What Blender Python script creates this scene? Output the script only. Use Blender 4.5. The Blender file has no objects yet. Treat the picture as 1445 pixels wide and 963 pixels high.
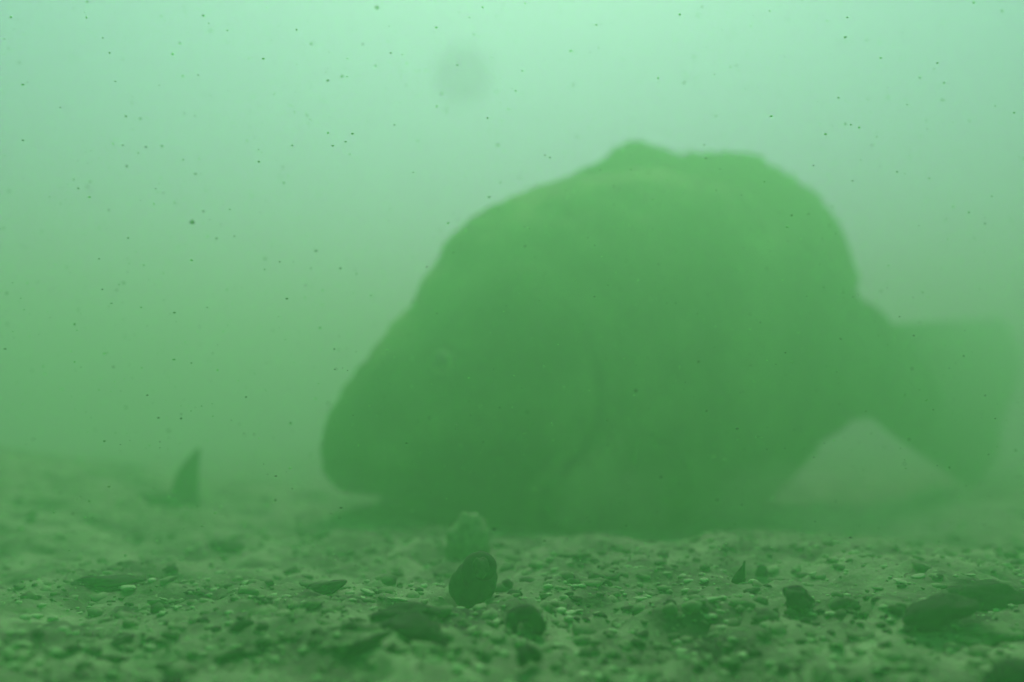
import bpy, bmesh, math, random
import numpy as np
from mathutils import Vector, Matrix, noise as mnoise

random.seed(11)
rng = np.random.default_rng(11)
sc = bpy.context.scene
R = math.radians

# ------------------------------------------------------------------ camera
# a small action camera lying almost on the lake bed, tilted slightly up (metres)
CAM = Vector((0, 0, 0.05)); PITCH = R(5.4); FPX = 1251.0
cd = bpy.data.cameras.new('camera'); cam = bpy.data.objects.new('camera', cd)
sc.collection.objects.link(cam); sc.camera = cam
cam.location = CAM; cam.rotation_euler = (R(90) + PITCH, 0, 0)
cd.sensor_width = 36; cd.lens = 36 * FPX / 1445
cd.clip_start = 0.005; cd.clip_end = 60
cd.dof.use_dof = True; cd.dof.focus_distance = 0.24; cd.dof.aperture_fstop = 5.6

# ------------------------------------------------------------------ light
SUN_EL, SUN_AZ = R(62), R(2)          # high, straight ahead of the camera
w = bpy.data.worlds.new('World'); sc.world = w; w.use_nodes = True
nt = w.node_tree; bg = nt.nodes['Background']
sky = nt.nodes.new('ShaderNodeTexSky'); sky.sky_type = 'NISHITA'; sky.sun_disc = False
sky.sun_elevation = SUN_EL; sky.sun_rotation = SUN_AZ
nt.links.new(sky.outputs[0], bg.inputs[0]); bg.inputs[1].default_value = 0.15
sd = bpy.data.lights.new('sun', 'SUN'); sd.energy = 5; sd.angle = R(24); sd.color = (1, .97, .9)
so = bpy.data.objects.new('sun', sd); sc.collection.objects.link(so)
dirv = Vector((math.sin(SUN_AZ) * math.cos(SUN_EL), math.cos(SUN_AZ) * math.cos(SUN_EL), math.sin(SUN_EL)))
so.rotation_euler = dirv.to_track_quat('Z', 'Y').to_euler(); so.location = (0, 0, 5)

sc.view_settings.view_transform = 'Standard'; sc.view_settings.look = 'None'
sc.view_settings.gamma = 1; sc.view_settings.use_curve_mapping = False
sc.view_settings.exposure = -0.16
sc.render.engine = 'CYCLES'
cy = sc.cycles
cy.use_denoising = True
try: cy.denoiser = 'OPENIMAGEDENOISE'
except Exception: pass
cy.max_bounces = 8; cy.volume_bounces = 5; cy.diffuse_bounces = 3; cy.transparent_max_bounces = 8
cy.use_adaptive_sampling = False

def at(px, py, Y):
    """point seen at photo pixel (px,py) at forward distance Y (m)"""
    d = Vector(((px - 722.5) / FPX, 1.0, -(py - 481.5) / FPX))
    d = Matrix.Rotation(PITCH, 3, 'X') @ d
    return CAM + d * (Y / d.y)

# ------------------------------------------------------------------ helpers
def mesh_obj(name, verts, faces, mat=None, parent=None, smooth=True):
    me = bpy.data.meshes.new(name)
    me.from_pydata([tuple(v) for v in verts], [], faces); me.update()
    if smooth: me.polygons.foreach_set('use_smooth', [True] * len(me.polygons))
    if mat: me.materials.append(mat)
    o = bpy.data.objects.new(name, me); sc.collection.objects.link(o)
    if parent: o.parent = parent
    return o

def tag(o, label=None, cat=None, group=None, kind=None):
    if label: o['label'] = label
    if cat: o['category'] = cat
    if group: o['group'] = group
    if kind: o['kind'] = kind
    return o

def empty(name, loc):
    o = bpy.data.objects.new(name, None); sc.collection.objects.link(o)
    o.location = loc; o.empty_display_size = .01
    return o

def material(name, dark, light, scale=200, rough=.9, bump=.3, bump_dist=.0006, spots=None, detail=6, spec=.2):
    """mottled material between two base colours, optional light spots"""
    # the water's green light is painted into every base colour
    water_tint = lambda c: (c[0] * .32, c[1] * .86, c[2] * .30)
    dark, light = water_tint(dark), water_tint(light)
    if spots: spots = (spots[0], water_tint(spots[1]), spots[2])
    m = bpy.data.materials.new(name); m.use_nodes = True
    n = m.node_tree; b = n.nodes['Principled BSDF']
    tc = n.nodes.new('ShaderNodeTexCoord')
    no = n.nodes.new('ShaderNodeTexNoise'); no.inputs['Scale'].default_value = scale
    no.inputs['Detail'].default_value = detail; no.inputs['Roughness'].default_value = .65
    n.links.new(tc.outputs['Object'], no.inputs['Vector'])
    cr = n.nodes.new('ShaderNodeValToRGB')
    cr.color_ramp.elements[0].position = .36; cr.color_ramp.elements[1].position = .64
    cr.color_ramp.elements[0].color = (*dark, 1); cr.color_ramp.elements[1].color = (*light, 1)
    n.links.new(no.outputs['Fac'], cr.inputs['Fac'])
    col = cr.outputs['Color']
    if spots:
        sc_, c_, th = spots
        n2 = n.nodes.new('ShaderNodeTexNoise'); n2.inputs['Scale'].default_value = sc_; n2.inputs['Detail'].default_value = 3
        n.links.new(tc.outputs['Object'], n2.inputs['Vector'])
        r2 = n.nodes.new('ShaderNodeValToRGB')
        r2.color_ramp.elements[0].position = th; r2.color_ramp.elements[1].position = th + .05
        n.links.new(n2.outputs['Fac'], r2.inputs['Fac'])
        mx = n.nodes.new('ShaderNodeMix'); mx.data_type = 'RGBA'
        n.links.new(r2.outputs['Color'], mx.inputs['Factor']); n.links.new(col, mx.inputs['A'])
        mx.inputs['B'].default_value = (*c_, 1); col = mx.outputs['Result']
    n.links.new(col, b.inputs['Base Color'])
    b.inputs['Roughness'].default_value = rough
    b.inputs['Specular IOR Level'].default_value = spec
    bp = n.nodes.new('ShaderNodeBump'); bp.inputs['Strength'].default_value = bump; bp.inputs['Distance'].default_value = bump_dist
    n3 = n.nodes.new('ShaderNodeTexNoise'); n3.inputs['Scale'].default_value = scale * 3; n3.inputs['Detail'].default_value = 5
    n.links.new(tc.outputs['Object'], n3.inputs['Vector'])
    n.links.new(n3.outputs['Fac'], bp.inputs['Height']); n.links.new(bp.outputs['Normal'], b.inputs['Normal'])
    return m

M = {}
M['bed'] = material('silty_gravel', (.02, .02, .016), (.46, .45, .38), scale=38, bump=1, bump_dist=.003, spots=(420, (.62, .6, .5), .68), detail=15)
M['gravel'] = material('gravel_grains', (.03, .03, .022), (.46, .45, .37), scale=55, bump=.5, detail=9)
M['pale'] = material('pale_pebble', (.5, .49, .42), (.8, .78, .68), scale=300)
M['mid'] = material('silty_pebble', (.14, .13, .11), (.36, .35, .29), scale=250)
M['crust'] = material('crusted_silt', (.22, .21, .17), (.5, .49, .41), scale=220)
M['umber'] = material('umber_shell', (.05, .05, .04), (.13, .125, .1), scale=260)
M['dark'] = material('dark_stone', (.012, .012, .01), (.05, .048, .04), scale=160, bump=.5)
M['blackish'] = material('blackish_shell', (.008, .008, .007), (.035, .033, .028), scale=200)
M['shellpale'] = material('pale_shell', (.5, .5, .42), (.8, .78, .68), scale=180)
M['fish'] = material('fish_skin', (.10, .10, .06), (.34, .34, .2), scale=13, rough=.85, spec=.05, bump=.25, bump_dist=.0008, detail=4)
M['fin'] = material('fin_membrane', (.10, .11, .06), (.25, .26, .16), scale=60, rough=.6, bump=.1)
M['speck'] = material('plankton_speck', (.02, .02, .02), (.9, .88, .8), scale=120, detail=0, bump=0)
M['floc'] = material('silt_floc', (.05, .05, .04), (.11, .11, .08), scale=400)

# skin pattern plus painted shade under the head, stored per vertex, multiplies the mottled skin colour
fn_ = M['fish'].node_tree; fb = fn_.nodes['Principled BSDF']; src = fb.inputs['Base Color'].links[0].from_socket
va = fn_.nodes.new('ShaderNodeVertexColor'); va.layer_name = 'pigment_shade'
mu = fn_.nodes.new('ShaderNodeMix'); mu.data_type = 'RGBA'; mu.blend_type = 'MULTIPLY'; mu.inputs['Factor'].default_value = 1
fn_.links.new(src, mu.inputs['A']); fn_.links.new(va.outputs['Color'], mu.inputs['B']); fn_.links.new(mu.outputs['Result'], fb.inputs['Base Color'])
# translucent fins let light through
nb = M['fin'].node_tree; b = nb.nodes['Principled BSDF']; out = nb.nodes['Material Output']
tr = nb.nodes.new('ShaderNodeBsdfTranslucent'); tr.inputs[0].default_value = (.22, .42, .14, 1)
ms = nb.nodes.new('ShaderNodeMixShader'); ms.inputs[0].default_value = .45
nb.links.new(b.outputs[0], ms.inputs[1]); nb.links.new(tr.outputs[0], ms.inputs[2]); nb.links.new(ms.outputs[0], out.inputs[0])

# ------------------------------------------------------------------ noise (numpy)
def vnoise(x, y, seed):
    xi = np.floor(x).astype(np.int64); yi = np.floor(y).astype(np.int64)
    fx = x - xi; fy = y - yi
    fx = fx * fx * fx * (fx * (fx * 6 - 15) + 10); fy = fy * fy * fy * (fy * (fy * 6 - 15) + 10)
    def h(a, b_):
        n = (a * 374761393 + b_ * 668265263 + seed * 1442695041) & 0x7fffffff
        n = ((n ^ (n >> 13)) * 1274126177) & 0x7fffffff
        return ((n ^ (n >> 16)) & 0xffff) / 65535.0
    a = h(xi, yi); b_ = h(xi + 1, yi); c = h(xi, yi + 1); d = h(xi + 1, yi + 1)
    return (a * (1 - fx) + b_ * fx) * (1 - fy) + (c * (1 - fx) + d * fx) * fy - .5

def gauss(x, y, cx, cy_, sx, sy):
    return np.exp(-((x - cx) / sx) ** 2 - ((y - cy_) / sy) ** 2)

def height(x, y):
    x = np.asarray(x, float); y = np.asarray(y, float)
    h = np.zeros(np.broadcast(x, y).shape)
    # gentle relief: rise at the back left, low crest in front of the fish on the right with a dip behind it
    h += .036 * gauss(x, y, -.33, .53, .13, .16) + .03 * gauss(x, y, -.7, .85, .3, .35)
    h += .004 * gauss(x, y, .18, .32, .22, .035) - .007 * 1.4 * gauss(x, y, .14, .49, .34, .08)
    h += .006 * gauss(x, y, .2, .23, .05, .05)
    fade = 1 / (1 + (np.hypot(x, y) / 1.2) ** 2)
    for f, a, s in ((9, .010, 1), (22, .0075, 2), (55, .0060, 3), (130, .0034, 4), (300, .0018, 5), (620, .0009, 6)):
        h += a * (vnoise(x * f + s * 7.3, y * f - s * 3.1, s)) * (1 if f < 20 else fade)
    return h

# ------------------------------------------------------------------ lake bed: one sheet
N = 860
t = np.linspace(-1, 1, N)
axx = .16 * np.sinh(math.asinh(5 / .16) * t)
X, Y = np.meshgrid(axx, axx + .24)
Z = height(X, Y)
co = np.stack([X, Y, Z], -1).reshape(-1, 3).astype(np.float32)
i = np.arange(N - 1); a = (i[:, None] * N + i[None, :]).ravel()
quads = np.stack([a, a + 1, a + N + 1, a + N], -1).astype(np.int32)
def np_mesh(name, co, faces, mat):
    me = bpy.data.meshes.new(name); k = faces.shape[1]
    me.vertices.add(len(co)); me.vertices.foreach_set('co', co.astype(np.float32).ravel())
    me.loops.add(faces.size); me.loops.foreach_set('vertex_index', faces.astype(np.int32).ravel())
    me.polygons.add(len(faces)); me.polygons.foreach_set('loop_start', np.arange(0, faces.size, k, dtype=np.int32))
    me.polygons.foreach_set('use_smooth', np.ones(len(faces), bool))
    me.update(calc_edges=True); me.validate(); me.materials.append(mat)
    o = bpy.data.objects.new(name, me); sc.collection.objects.link(o)
    return o
bed = np_mesh('ground', co, quads, M['bed'])
tag(bed, 'silty gravel lake bed sloping up at the back left', 'ground', kind='structure')

# ------------------------------------------------------------------ haze: the murky green water
me = bpy.data.meshes.new('haze'); bm = bmesh.new(); bmesh.ops.create_cube(bm, size=1)
TOP, BOT = .42, -1.1
for v in bm.verts:
    v.co = Vector((v.co.x * 12, v.co.y * 12 + .24, TOP if v.co.z > 0 else BOT))
bm.to_mesh(me); bm.free()
hz = bpy.data.objects.new('haze', me); sc.collection.objects.link(hz)
tag(hz, 'murky green lake water with fine suspended silt', 'water haze', kind='stuff')
hm = bpy.data.materials.new('green_water'); hm.use_nodes = True; hn = hm.node_tree; hn.nodes.clear()
ho = hn.nodes.new('ShaderNodeOutputMaterial'); pv = hn.nodes.new('ShaderNodeVolumePrincipled')
pv.inputs['Color'].default_value = (.225, .78, .25, 1)
pv.inputs['Absorption Color'].default_value = (.38, .01, .36, 1)
pv.inputs['Density'].default_value = 2.9
pv.inputs['Anisotropy'].default_value = .71
hn.links.new(pv.outputs[0], ho.inputs['Volume']); me.materials.append(hm)

# ------------------------------------------------------------------ stones
def ico(sub):
    bm = bmesh.new(); bmesh.ops.create_icosphere(bm, subdivisions=sub, radius=1)
    v = [x.co.copy() for x in bm.verts]; f = [[q.index for q in p.verts] for p in bm.faces]; bm.free()
    return v, f
I1, I2, I4 = ico(1), ico(2), ico(4)

def lump_verts(base, seed, rough=.28, freq=1.3, fine=.06):
    o = Vector((seed * 3.7, seed * 1.9, seed * 5.3)); out = []
    for v in base:
        r = 1 + rough * mnoise.noise(v * freq + o) * 1.6 + fine * mnoise.noise(v * 4.5 + o)
        out.append(v * r)
    return out

def stone(name, pos, size, mat, seed, rot=(0, 0, 0), rough=.28, freq=1.3, fine=.08, sub=I4, parent=None):
    vs = lump_verts(sub[0], seed, rough, freq, fine)
    vs = [Vector((v.x * size[0], v.y * size[1], v.z * size[2])) for v in vs]
    o = mesh_obj(name, vs, sub[1], M[mat], parent)
    o.location = pos; o.rotation_euler = rot
    return o

def ground_at(px, py):
    """where the ray through a photo pixel meets the bed"""
    lo = None; Yd = .1
    while Yd < 3:
        p = at(px, py, Yd)
        if p.z <= float(height(p.x, p.y)): return p
        Yd += .002
    return p

# fine gravel: thousands of grains, one object of stuff
def gravel(n):
    V, F = [], []
    base = np.array([v[:] for v in I1[0]]); bf = np.array(I1[1])
    vars_ = []
    for s in range(14):
        vars_.append(np.array([v[:] for v in lump_verts(I1[0], 40 + s, .4, 1.2, .1)]))
    r = .13 + rng.random(n) ** 1.4 * .75; th = (rng.random(n) - .5) * R(105)
    x = r * np.sin(th); y = r * np.cos(th)
    clump = vnoise(x * 24, y * 24, 77) + .6 * vnoise(x * 60, y * 60, 78)
    keep = clump > -.2 + .3 * (rng.random(n) - .5)
    x, y = x[keep], y[keep]
    z = height(x, y); k = 0
    for j in range(len(x)):
        s = .0004 + .0020 * rng.random() ** 4
        sx, sy, sz = s * (1 + rng.random() * .8), s * (1 + rng.random() * .5), s * (.45 + .5 * rng.random())
        c = rng.random() * 6.28; tl = (rng.random() - .5) * .8
        v = vars_[j % 14] * (sx, sy, sz)
        ca, sa = math.cos(tl), math.sin(tl)
        v = np.stack([v[:, 0] * ca - v[:, 2] * sa, v[:, 1], v[:, 0] * sa + v[:, 2] * ca], -1)
        ca, sa = math.cos(c), math.sin(c)
        v = np.stack([v[:, 0] * ca - v[:, 1] * sa, v[:, 0] * sa + v[:, 1] * ca, v[:, 2]], -1)
        V.append(v + (x[j], y[j], z[j] - sz * .05)); F.append(bf + k); k += len(v)
    return np.concatenate(V), np.concatenate(F)
gv, gf = gravel(22000)
g = np_mesh('gravel', gv, gf, M['gravel'])
tag(g, 'fine loose gravel and shell grit strewn over the lake bed', 'gravel', kind='stuff')

k_ = 8000
r_ = .14 + .5 * rng.random(k_) ** 1.2; th_ = (rng.random(k_) - .5) * R(100)
VV, FF = [], []; gz = height(r_ * np.sin(th_), r_ * np.cos(th_)); bb = np.array([v[:] for v in lump_verts(I1[0], 71, .4, 1.2, .1)]); bf_ = np.array(I1[1])
for j in range(k_):
    x_, y_ = r_[j] * math.sin(th_[j]), r_[j] * math.cos(th_[j]); s_ = .0003 + .0010 * random.random() ** 4
    ca, sa = math.cos(j * 1.7), math.sin(j * 1.7)
    vv = bb * (s_ * (1 + random.random()), s_, s_ * .6)
    vv = np.stack([vv[:, 0] * ca - vv[:, 1] * sa, vv[:, 0] * sa + vv[:, 1] * ca, vv[:, 2]], -1)
    VV.append(vv + (x_, y_, float(gz[j]) + s_ * .3)); FF.append(bf_ + j * len(bb))
gr = np_mesh('shell_grit', np.concatenate(VV), np.concatenate(FF), M['shellpale'])
tag(gr, 'pale crushed shell grit sprinkled over the silty bed', 'shell grit', kind='stuff')

# countable pebbles and shell bits scattered over the bed, two kinds
protos = {}
def proto(kind, v):
    if (kind, v) not in protos:
        mat, name, sz = {'pale': ('pale', 'shell_fragment', (1, .62, .22)), 'mid': ('mid', 'pebble', (1, .8, .55)), 'darkp': ('dark', 'pebble', (1, .75, .5))}[kind]
        vs = lump_verts(I2[0], 200 + v * 7 + len(kind), .35, 1.2, .12)
        vs = [Vector((a_.x * sz[0], a_.y * sz[1], a_.z * sz[2])) for a_ in vs]
        me = bpy.data.meshes.new(name); me.from_pydata(vs, [], I2[1]); me.update()
        me.polygons.foreach_set('use_smooth', [True] * len(me.polygons)); me.materials.append(M[mat])
        protos[(kind, v)] = me
    return protos[(kind, v)]
info = {'pale': ('shell_fragment', 'small pale shell fragment lying on the gravel bed', 'shell fragment', 'pale shell fragments on the bed'),
        'mid': ('pebble', 'small silt-covered pebble half sunk in the gravel bed', 'pebble', 'silty pebbles on the bed'),
        'darkp': ('pebble', 'small dark pebble lying on the gravel bed', 'pebble', 'dark pebbles on the bed')}
def put(kind, px, py, wpx, seed):
    p = ground_at(px, py); s = wpx / 2 / FPX * p.y
    name, lab, cat, grp = info[kind]
    o = bpy.data.objects.new(name, proto(kind, seed % 6)); sc.collection.objects.link(o)
    o.scale = (s, s, s); o.rotation_euler = (random.uniform(-.3, .3), random.uniform(-.3, .3), random.uniform(-.5, .5))
    z = float(height(p.x, p.y))
    o.location = (p.x, p.y, z + s * (-.02 if kind != 'pale' else .08))
    return tag(o, lab, cat, grp)
# shell bits and pebbles read off the photo
for q, (px, py, wp) in enumerate([(212, 913, 18), (73, 924, 16), (397, 917, 14), (460, 912, 14), (1003, 850, 28), (1018, 868, 16), (1295, 817, 20),
        (1272, 826, 18), (942, 813, 13), (792, 857, 14), (904, 848, 20), (845, 824, 10), (549, 852, 8), (225, 882, 12), (286, 933, 16), (30, 895, 18),
        (1135, 845, 13), (985, 938, 18), (1222, 897, 10), (1357, 948, 12), (390, 800, 8), (180, 834, 26), (135, 765, 8), (88, 765, 8), (506, 886, 12), (140, 893, 12)]):
    put('pale', px, py, wp, q)
for q, (px, py, wp) in enumerate([(267, 840, 15), (375, 850, 20), (412, 836, 9), (803, 841, 17), (725, 841, 22), (1167, 870, 10), (1207, 874, 10), (905, 899, 20),
        (165, 872, 18), (236, 944, 24), (175, 908, 24), (55, 897, 18), (490, 890, 30), (1245, 882, 10), (1012, 931, 26), (695, 917, 10), (1083, 828, 12),
        (205, 795, 16), (240, 812, 20), (1060, 835, 22), (100, 920, 26), (45, 955, 24), (340, 885, 34), (372, 888, 22), (945, 855, 18), (1000, 905, 20), (850, 935, 20)]):
    put('darkp', px, py, wp, q)
for q in range(210):
    py = 715 + 245 * random.random() ** .8; px = random.uniform(5, 1440)
    if px > 440 and py < 760: continue
    put(('pale', 'mid', 'darkp', 'mid', 'darkp')[q % 5], px, py, random.uniform(7, 24) * (.35 + (py - 700) / 300), q)

def sink(px, py, lift=0.):
    p = ground_at(px, py); return Vector((p.x, p.y, float(height(p.x, p.y)) + lift)), p.y / FPX

# dark snail shell in front of the fish: round whorls with a paler lip, on a dark silty lump
pos, k = sink(672, 852)
root = empty('snail_shell', pos); tag(root, 'dark rounded snail shell tilted up on the gravel below the fish', 'snail shell')
V, F = [], []; ns, nr, turns = 150, 22, 3.0
for a_ in range(ns):
    u = a_ / (ns - 1); ang = u * turns * 2 * math.pi + R(235)
    gr = math.exp(-1.0 * (1 - u) * turns * .75)
    rad = 17.5 * k * gr; tube = 14.5 * k * gr; zc = 17 * k * (1 - gr)
    c = Vector((math.cos(ang) * rad, math.sin(ang) * rad, zc))
    e1 = Vector((math.cos(ang), math.sin(ang), 0)); e2 = Vector((0, 0, 1))
    for b_ in range(nr):
        be = 2 * math.pi * b_ / nr
        V.append(c + (e1 * math.cos(be) + e2 * math.sin(be) * 1.25) * tube)
for a_ in range(ns - 1):
    for b_ in range(nr):
        F.append((a_ * nr + b_, a_ * nr + (b_ + 1) % nr, (a_ + 1) * nr + (b_ + 1) % nr, (a_ + 1) * nr + b_))
F.append(tuple(range(nr))[::-1]); F.append(tuple((ns - 1) * nr + q for q in range(nr)))
sh = mesh_obj('whorls', V, F, M['blackish'], root)
sh.location = (8 * k, -13 * k, 45 * k); sh.rotation_euler = (R(72), R(4), R(8))
ap = stone('apex', Vector((7 * k, -30 * k, 50 * k)), (11 * k, 8 * k, 14 * k), 'umber', 31, rough=.15, parent=root)
bw = stone('body_whorl', Vector((-4 * k, 4 * k, 24 * k)), (31 * k, 28 * k, 36 * k), 'dark', 36, rough=.1, fine=.08, parent=root)
bw.rotation_euler = (0, R(26), 0)

# pale crusted stone standing behind the shell
pos, k = sink(655, 800)
tag(stone('crusted_stone', pos + Vector((0, .012, 22 * k)), (30 * k, 18 * k, 36 * k), 'crust', 5, rough=.3, fine=.2), 'pale crusted stone standing upright behind the dark snail shell', 'stone')

# stones and shells that can be told apart
def single(name, px, py, size_px, mat, seed, label, cat, rot=(0, 0, 0), lift=.3, rough=.28, fine=.12, freq=1.3):
    pos, k = sink(px, py)
    o = stone(name, pos + Vector((0, 0, size_px[2] * k * lift)), tuple(s * k for s in size_px), mat, seed, rot, rough, freq, fine)
    return tag(o, label, cat)
single('stone', 565, 878, (46, 26, 15), 'dark', 7, 'dark flat stone lying behind the silty stone left of the snail shell', 'stone', (0, R(-6), .2))
single('stone', 585, 908, (46, 30, 22), 'dark', 9, 'rounded silty stone in front of the dark flat stone', 'stone', (0, R(4), 0))
single('wood_chip', 518, 916, (34, 9, 7), 'dark', 10, 'slanting sliver of dark wood left of the rounded silty stone', 'wood chip', (0, R(-22), .3), lift=.9)
single('stone', 1324, 886, (46, 24, 20), 'blackish', 13, 'black humped stone tapering to the left near the right edge', 'stone', (0, R(-18), 0), lift=.6)
single('stone', 1400, 858, (56, 26, 22), 'blackish', 14, 'long low dark stone behind the pale mound at right', 'stone', (0, R(3), 0), lift=.5)
single('stone', 1395, 910, (48, 26, 16), 'mid', 15, 'silty pale rounded mound at the right edge below the dark stone', 'stone', (0, 0, 0), lift=.5)
single('mussel_shell', 1388, 914, (46, 12, 8), 'blackish', 16, 'dark mussel shell curved around the foot of the pale mound', 'mussel shell', (0, R(-8), .1), lift=.6)
single('stone', 1448, 985, (60, 36, 42), 'blackish', 18, 'black stone cut off by the bottom right corner', 'stone', lift=.3)
single('stone', 1128, 872, (22, 12, 16), 'blackish', 19, 'small black pointed stone on a paler pebble', 'stone', (0, R(14), 0), rough=.5, lift=.8)
single('stone', 455, 838, (28, 14, 10), 'dark', 20, 'grey oval stone left of the snail shell among low gravel', 'stone', (0, R(-12), 0), lift=.5)
single('stone', 150, 830, (44, 20, 9), 'dark', 21, 'long dark slab lying among gravel at the left', 'stone', (0, R(-3), 0), lift=.6)
single('stone', 315, 778, (24, 12, 8), 'dark', 22, 'low dark stone below the upright shard', 'stone', lift=.6)

# open dark shell rings in the near foreground
def ring_shell(px, py, rpx, label, rz, tilt, sweep=R(250)):
    pos, k = sink(px, py); r = rpx * k; V, F = [], []; n1, n2 = 40, 12
    for a_ in range(n1):
        u = a_ / (n1 - 1); ang = -sweep / 2 + sweep * u + math.pi / 2
        th = r * .62 * (math.sin(math.pi * min(1, max(0, .12 + .76 * u))) ** .7)
        wob = 1 + .12 * mnoise.noise(Vector((u * 5, rz, 0)))
        c = Vector((math.cos(ang) * r * wob, 0, math.sin(ang) * r * .95 * wob))
        for b_ in range(n2):
            be = 2 * math.pi * b_ / n2
            V.append(c + Vector((math.cos(ang), 0, math.sin(ang))) * math.cos(be) * th + Vector((0, 1, 0)) * math.sin(be) * th * 1.5)
    for a_ in range(n1 - 1):
        for b_ in range(n2):
            F.append((a_ * n2 + b_, a_ * n2 + (b_ + 1) % n2, (a_ + 1) * n2 + (b_ + 1) % n2, (a_ + 1) * n2 + b_))
    F.append(tuple(range(n2))[::-1]); F.append(tuple((n1 - 1) * n2 + q for q in range(n2)))
    o = mesh_obj('broken_shell', V, F, M['blackish']); o.location = pos + Vector((0, 0, r * .75)); o.rotation_euler = (tilt, 0, rz)
    return tag(o, label, 'broken shell')
ring_shell(741, 902, 19, 'black arched broken shell with a pale hollow in the near gravel', .1, R(-20))
ring_shell(750, 952, 15, 'small black curled shell at the bottom edge below the arched shell', .9, R(-35), R(200))

# upright shard at the left and the low log beside it; small shards at right
def shard(name, px, py, outline, thick, mat, label, cat, Yf=None):
    """outline in photo px relative to its foot; a leaf-like wedge with real thickness, domed across"""
    pos, k = sink(px, py); V, F = [], []; rows = len(outline); n2 = 14
    for (dy, xl, xr) in outline:
        for b_ in range(n2):
            be = 2 * math.pi * b_ / n2; cx = (xl + xr) / 2; hw = max((xr - xl) / 2, .4)
            V.append(Vector(((cx + math.cos(be) * hw) * k, math.sin(be) * thick * k * (hw / 14 + .12), -dy * k)) * 1.0)
    for a_ in range(rows - 1):
        for b_ in range(n2):
            F.append((a_ * n2 + b_, a_ * n2 + (b_ + 1) % n2, (a_ + 1) * n2 + (b_ + 1) % n2, (a_ + 1) * n2 + b_))
    F.append(tuple(range(n2))[::-1]); F.append(tuple((rows - 1) * n2 + q for q in range(n2)))
    o = mesh_obj(name, V, F, M[mat]); o.location = pos
    return tag(o, label, cat)
shard('mussel_shell', 262, 712, [(10, -26, 19), (-8, -23, 18), (-25, -20, 17), (-42, -14, 17), (-55, -6, 17), (-66, 4, 18), (-76, 13, 18)], 9, 'dark',
      'tall pointed mussel shell standing upright out of the bed at left', 'mussel shell')
single('stone', 222, 712, (36, 16, 9), 'dark', 24, 'low dark stone lying left of the upright pointed shell', 'stone', (0, R(4), 0), lift=.8)
shard('stone_chip', 1044, 822, [(6, -14, 10), (-5, -10, 8), (-14, -3, 8), (-22, 4, 8), (-28, 6, 9)], 7, 'dark', 'small pointed chip standing on the gravel under the fish tail', 'stone chip')
shard('stone_chip', 1075, 820, [(5, -10, 9), (-3, -8, 8), (-8, -6, 7), (-11, -3, 4)], 6, 'dark', 'tiny blunt chip beside the pointed chip', 'stone chip')

# ------------------------------------------------------------------ the fish
FY = .49
def fy(px): return FY + max(0, px - 760) * .0003 - .02 * math.exp(-((px - 480) / 120) ** 2)
fish = empty('fish', at(760, 760, FY)); tag(fish, 'big deep-bodied fish nosing into the gravel with its mouth open', 'fish')
inv = fish.location.copy()

def loft(sections, n=40, ycurve=fy, power=1.0):
    """sections: (upper px, upper py, lower px, lower py, half thickness px); closed at both ends"""
    V, F = [], []
    for (ux, uy, lx, ly, th) in sections:
        Yc = ycurve((ux + lx) / 2); U = at(ux, uy, Yc); L = at(lx, ly, Yc)
        c = (U + L) / 2; hU = (U - L) / 2; t_ = th * Yc / FPX
        for b_ in range(n):
            be = 2 * math.pi * b_ / n; cs, sn = math.cos(be), math.sin(be)
            # fish section: fullest a little below the middle, keeled towards the back
            prof = abs(sn) ** .9 * math.copysign(1, sn) * (1 - .16 * cs)
            V.append(c + hU * cs + Vector((0, 1, 0)) * t_ * prof - inv)
    m_ = len(sections)
    for a_ in range(m_ - 1):
        for b_ in range(n):
            F.append((a_ * n + b_, a_ * n + (b_ + 1) % n, (a_ + 1) * n + (b_ + 1) % n, (a_ + 1) * n + b_))
    F.append(tuple(range(n))[::-1]); F.append(tuple((m_ - 1) * n + q for q in range(n)))
    return V, F

def densify(secs, k=6):
    out = []; P = np.array(secs, float)
    for i_ in range(len(P) - 1):
        p0 = P[max(i_ - 1, 0)]; p1 = P[i_]; p2 = P[i_ + 1]; p3 = P[min(i_ + 2, len(P) - 1)]
        for j in range(k):
            t_ = j / k
            out.append(tuple(.5 * ((2 * p1) + (-p0 + p2) * t_ + (2 * p0 - 5 * p1 + 4 * p2 - p3) * t_ ** 2 + (-p0 + 3 * p1 - 3 * p2 + p3) * t_ ** 3)))
    out.append(tuple(P[-1])); return out

trunk = densify([
    (453, 632, 458, 668, 8), (460, 600, 474, 688, 26), (476, 565, 518, 694, 44), (500, 528, 564, 700, 60), (540, 478, 604, 700, 78), (580, 430, 650, 735, 98),
    (612, 378, 700, 752, 114), (655, 318, 745, 762, 128), (722, 278, 800, 768, 138), (805, 252, 860, 768, 142), (890, 240, 910, 762, 136),
    (965, 248, 960, 748, 124), (1040, 272, 1005, 722, 108), (1105, 312, 1058, 684, 88), (1160, 362, 1110, 645, 68), (1205, 412, 1165, 618, 48),
    (1248, 448, 1210, 592, 34), (1290, 490, 1250, 602, 22), (1318, 530, 1285, 625, 12), (1330, 560, 1305, 640, 5)])
jaw = densify([(446, 738, 450, 747, 10), (474, 724, 480, 753, 26), (516, 712, 528, 758, 42), (574, 700, 590, 764, 56), (640, 660, 650, 768, 70), (720, 640, 720, 768, 80)])
Vt, Ft = loft(trunk); Vj, Fj = loft(jaw, 32)
off = len(Vt)
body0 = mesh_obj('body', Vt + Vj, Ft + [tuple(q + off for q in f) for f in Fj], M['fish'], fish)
rm = body0.modifiers.new('r', 'REMESH'); rm.mode = 'VOXEL'; rm.voxel_size = .0024; rm.use_smooth_shade = True
smo = body0.modifiers.new('s', 'SMOOTH'); smo.factor = .5; smo.iterations = 4
dg = bpy.context.evaluated_depsgraph_get()
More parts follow.
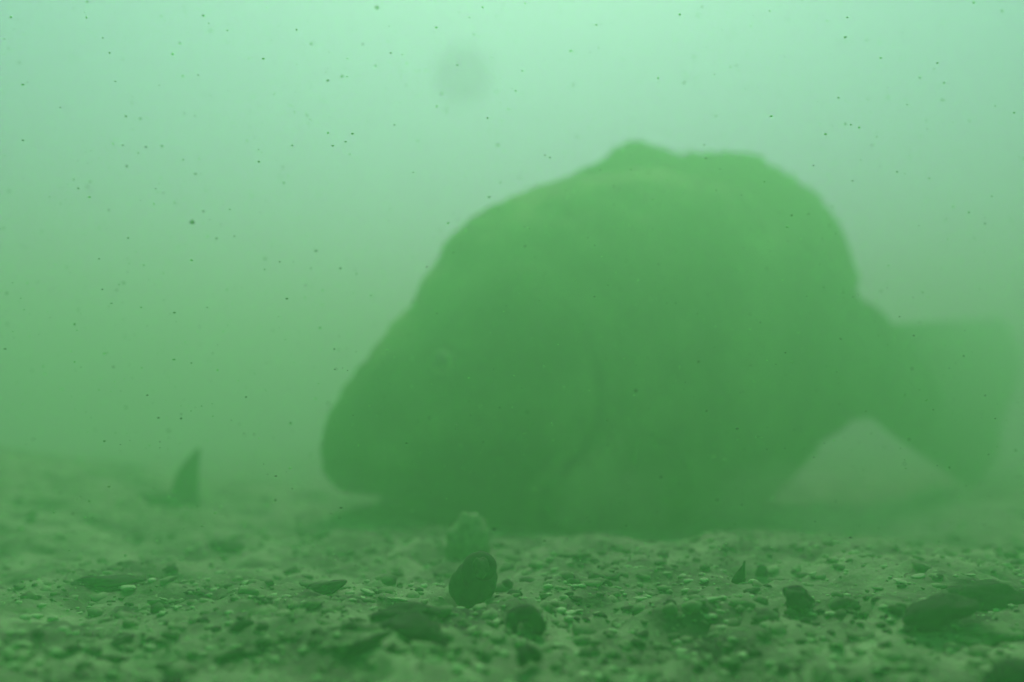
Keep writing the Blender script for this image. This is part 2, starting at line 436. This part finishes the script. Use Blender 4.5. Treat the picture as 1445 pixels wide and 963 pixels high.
newme = bpy.data.meshes.new_from_object(body0.evaluated_get(dg))
body0.modifiers.clear(); old = body0.data; body0.data = newme; newme.name = 'body'
# gill cover: the head stands proud of the flank along its curved rear edge; eye socket pressed in
def screen(p):
    d = Matrix.Rotation(-PITCH, 3, 'X') @ (p - CAM)
    return 722.5 + d.x / d.y * FPX, 481.5 - d.z / d.y * FPX
edge = [(745, 400), (800, 430), (832, 470), (848, 530), (846, 590), (822, 640), (770, 690)]
pig_shade = newme.color_attributes.new('pigment_shade', 'FLOAT_COLOR', 'POINT'); pvals = []
def sm(a_, b_, x): t_ = min(1, max(0, (x - a_) / (b_ - a_))); return t_ * t_ * (3 - 2 * t_)
nv = len(newme.vertices); P_ = np.zeros(nv * 3); newme.vertices.foreach_get('co', P_); P_ = P_.reshape(-1, 3) + np.array(inv[:]) - np.array(CAM[:])
dyy = P_[:, 1] * math.cos(PITCH) + P_[:, 2] * math.sin(PITCH); dzz = -P_[:, 1] * math.sin(PITCH) + P_[:, 2] * math.cos(PITCH)
SX = 722.5 + P_[:, 0] / dyy * FPX; SY = 481.5 - dzz / dyy * FPX
EX = np.interp(SY, [400, 430, 470, 530, 590, 640, 690], [745, 800, 832, 848, 846, 822, 770])
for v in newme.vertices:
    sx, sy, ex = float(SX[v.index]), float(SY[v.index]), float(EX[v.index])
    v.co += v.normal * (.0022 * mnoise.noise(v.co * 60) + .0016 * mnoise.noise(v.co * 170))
    # skin pattern and painted shade: dark gill seam, shade under the head, dusky bars across the rear flank, scale rows
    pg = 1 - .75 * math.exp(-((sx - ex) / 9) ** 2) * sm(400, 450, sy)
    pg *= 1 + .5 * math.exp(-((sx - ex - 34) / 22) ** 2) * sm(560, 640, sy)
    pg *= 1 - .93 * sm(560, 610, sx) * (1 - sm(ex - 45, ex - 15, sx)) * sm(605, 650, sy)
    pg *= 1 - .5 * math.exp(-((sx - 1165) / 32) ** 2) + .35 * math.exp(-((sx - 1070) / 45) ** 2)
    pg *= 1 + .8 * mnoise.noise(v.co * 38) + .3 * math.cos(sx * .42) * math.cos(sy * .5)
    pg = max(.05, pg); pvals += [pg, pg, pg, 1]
    side = v.normal.y
    if 380 < sy < 700:
        d = ex - sx
        if -30 < d < 160:
            amp = .0040 * (1 / (1 + math.exp(-d / 4))) * math.exp(-max(d, 0) / 60)
            v.co += Vector((0, math.copysign(1, side) * amp * min(1, abs(side) * 1.5), 0))
pig_shade.data.foreach_set('color', pvals)
newme.update()
newme.polygons.foreach_set('use_smooth', [True] * len(newme.polygons))

def fin(name, base, tip, waves=10, thick=1.6, label=None, depth=None, rays=14, ragged=5):
    """fin membrane between a base line and a tip line (photo px, forward distance), with rays as ridges"""
    B = densify([(*b_, ) for b_ in base], 10); T = densify([(*b_, ) for b_ in tip], 10)
    n = 90; m_ = 10
    def samp(L, u):
        L = np.array(L); f = u * (len(L) - 1); i_ = min(int(f), len(L) - 2); return L[i_] + (L[i_ + 1] - L[i_]) * (f - i_)
    V, F = [], []
    for side in (1, -1):
        for a_ in range(n):
            u = a_ / (n - 1); bs, tp = samp(B, u), samp(T, u)
            ph = (u * rays) % 1; ridge = abs(math.cos(math.pi * ph)) ** 4
            for b_ in range(m_):
                s = b_ / (m_ - 1); q = bs + (tp - bs) * s * (1 - ragged / 100 * (1 - ridge))
                p = at(q[0], q[1], q[2]); th = (thick * (1 - .75 * s) * (.35 + .65 * ridge) + .25) * q[2] / FPX
                q_ = (p - inv) * 55; V.append(p - inv + Vector((0, side * th + .0006 * math.sin(u * waves) * s, 0)) + Vector((mnoise.noise(q_), 0, mnoise.noise(q_ * 1.7 + Vector((9, 3, 1))) + .6 * mnoise.noise(q_ * 3.5))) * .0022 * s)
    o_ = n * m_
    for a_ in range(n - 1):
        for b_ in range(m_ - 1):
            i0 = a_ * m_ + b_
            F.append((i0, i0 + m_, i0 + m_ + 1, i0 + 1)); F.append((o_ + i0, o_ + i0 + 1, o_ + i0 + m_ + 1, o_ + i0 + m_))
    rim = [a_ * m_ for a_ in range(n)] + [(n - 1) * m_ + b_ for b_ in range(1, m_)] + [a_ * m_ + m_ - 1 for a_ in range(n - 2, -1, -1)] + [b_ for b_ in range(m_ - 2, 0, -1)]
    for q in range(len(rim)):
        x_, y_ = rim[q], rim[(q + 1) % len(rim)]; F.append((x_, x_ + o_, y_ + o_, y_))
    o = mesh_obj(name, V, F, M['fin'], fish)
    if label: o['label'] = label
    return o
f_ = fy
fin('dorsal_fin', [(805, 262, f_(800)), (860, 252, f_(860)), (910, 252, f_(910)), (955, 262, f_(955))],
    [(800, 248, f_(800)), (850, 222, f_(850)), (892, 197, f_(890)), (955, 216, f_(955))], rays=8, label='spiny front dorsal fin raised to a peak')
fin('dorsal_fin', [(950, 262, f_(950)), (1040, 285, f_(1040)), (1110, 330, f_(1110)), (1170, 385, f_(1170)), (1205, 425, f_(1200))],
    [(955, 218, f_(955)), (1045, 212, f_(1045)), (1130, 255, f_(1130)), (1188, 318, f_(1190)), (1214, 392, f_(1214))], rays=15, label='soft rounded rear dorsal fin')
fin('tail_fin', [(1262, 458, f_(1262)), (1270, 500, f_(1270)), (1268, 545, f_(1268)), (1255, 590, f_(1255)), (1240, 600, f_(1240))],
    [(1425, 448, f_(1432) + .5), (1452, 510, f_(1440) + .4), (1424, 590, f_(1440) + .13), (1414, 650, f_(1412) + .04), (1380, 700, f_(1385))], rays=17, thick=1.6, ragged=8)
fin('anal_fin', [(1005, 700, f_(1020)), (1050, 668, f_(1070)), (1100, 635, f_(1110)), (1145, 600, f_(1150))],
    [(1036, 728, f_(1045)), (1078, 712, f_(1105)), (1118, 676, f_(1150)), (1156, 632, f_(1168))], rays=10)
for sgn in (-1, 1):
    yy = sgn * .045
    fin('pectoral_fin', [(850, 600, f_(850) + yy), (862, 625, f_(850) + yy), (866, 655, f_(850) + yy)],
        [(968, 640, f_(900) + yy * 1.5), (985, 690, f_(900) + yy * 1.6), (940, 742, f_(900) + yy * 1.5)], rays=11)
    yy = sgn * .018
    fin('pelvic_fin', [(800, 750, f_(800) + yy), (840, 755, f_(800) + yy), (870, 752, f_(800) + yy)],
        [(850, 800, f_(800) + yy * 1.7), (900, 805, f_(800) + yy * 1.7), (945, 788, f_(800) + yy * 1.7)], rays=7)
# eyes on both flanks, seated in the skin
from mathutils.bvhtree import BVHTree
bv = BVHTree.FromPolygons([v.co[:] for v in newme.vertices], [p.vertices[:] for p in newme.polygons])
M['iris'] = material('eye_iris', (.45, .45, .28), (.65, .65, .45), scale=500, rough=.3, bump=0)
M['pupil'] = material('eye_pupil', (.004, .004, .004), (.008, .008, .008), rough=.12, bump=0, spec=.6)
for sgn in (-1, 1):
    p = at(633, 519, FY) - inv
    hit, nrm, _i, _d = bv.ray_cast(Vector((p.x, sgn * .3, p.z)), Vector((0, -sgn, 0)))
    e = mesh_obj('eye', [v * .0062 for v in I4[0]], I4[1], M['iris'], fish); e.location = hit - nrm * .0022
    pu = mesh_obj('pupil', [Vector((v.x * .0042, v.y * .0042, v.z * .0014)) for v in I4[0]], I4[1], M['pupil'], e)
    pu.location = nrm * .0054; pu.rotation_euler = nrm.to_track_quat('Z', 'Y').to_euler()

# ------------------------------------------------------------------ drifting matter
def specks(n):
    V, F, k = [], [], 0; base = np.array([v[:] for v in I1[0]]); bf = np.array(I1[1])
    for j in range(n):
        d = .19 + .15 * random.random(); p = at(random.uniform(-200, 1650), random.uniform(-80, 800), d)
        if p.z < float(height(p.x, p.y)) + .004 or p.z > TOP - .02: continue
        s = (.00012 + .00022 * random.random() ** 4) * (d / .27)
        v = base * (s * (1 + random.random()), s, s * (.7 + random.random() * .6))
        V.append(v + np.array(p[:])); F.append(bf + k); k += len(base)
    return np.concatenate(V), np.concatenate(F)
pv_, pf_ = specks(3600)
s_ = np_mesh('silt_dust', pv_, pf_, M['speck'])
tag(s_, 'fine pale and dark particles drifting in the green water', 'drifting dust', kind='stuff')
def floc(px, py, d, rpx, label, seed, lobes=1, spread=2.2):
    k = d / FPX
    V_, F_ = [], []
    for q in range(lobes):
        c = Vector((random.uniform(-1, 1), random.uniform(-1, 1), random.uniform(-1, 1))) * (rpx * k * spread if lobes > 1 else 0)
        vs = lump_verts(I2[0], seed + q, .5, 1.3, .3); o0 = len(V_)
        V_ += [c + v * rpx * k * random.uniform(.6, 1) for v in vs]; F_ += [[a_ + o0 for a_ in f] for f in I2[1]]
    o = mesh_obj('floc', V_, F_, M['floc']); o.location = at(px, py, d)
    tag(o, label, 'floc')
floc(655, 112, .06, 6.5, 'blurred dark floc drifting in the water above the fish', 61, 9, 2.4)
floc(271, 314, .28, 3.8, 'small dark floc drifting in open water at left', 62)
floc(532, 11, .28, 3.4, 'tiny dark floc near the top edge of the picture', 63)

# silt stirred up by the feeding fish: low soft clouds in front of its belly and mouth
sm_ = bpy.data.materials.new('silt_cloud'); sm_.use_nodes = True; sn = sm_.node_tree; sn.nodes.clear()
so_ = sn.nodes.new('ShaderNodeOutputMaterial'); sv = sn.nodes.new('ShaderNodeVolumePrincipled')
sv.inputs['Color'].default_value = (.42, .85, .42, 1); sv.inputs['Absorption Color'].default_value = (.3, .5, .3, 1)
sv.inputs['Density'].default_value = 7; sv.inputs['Anisotropy'].default_value = .5
sn.links.new(sv.outputs[0], so_.inputs['Volume'])
for (px, py, Yd, sx_, sy_, sz_, lab, seed) in [
        (505, 690, .45, 85, 45, 26, 'faint silt cloud drifting round the open mouth of the fish', 81),
        (860, 690, .40, 75, 45, 60, 'faint silt cloud rising behind the gill cover of the fish', 82),
        (1110, 700, .44, 120, 60, 50, 'faint silt cloud between the belly and the tail of the fish', 83),
        (1300, 745, .46, 150, 60, 30, 'faint low silt cloud over the bed under the tail', 84)]:
    k = Yd / FPX
    o = stone('silt_cloud', at(px, py, Yd), (sx_ * k, sy_ * k, sz_ * k), 'mid', seed, rough=.45, fine=.25, sub=I4)
    o.data.materials.clear(); o.data.materials.append(sm_)
    tag(o, lab, 'silt cloud', kind='stuff')
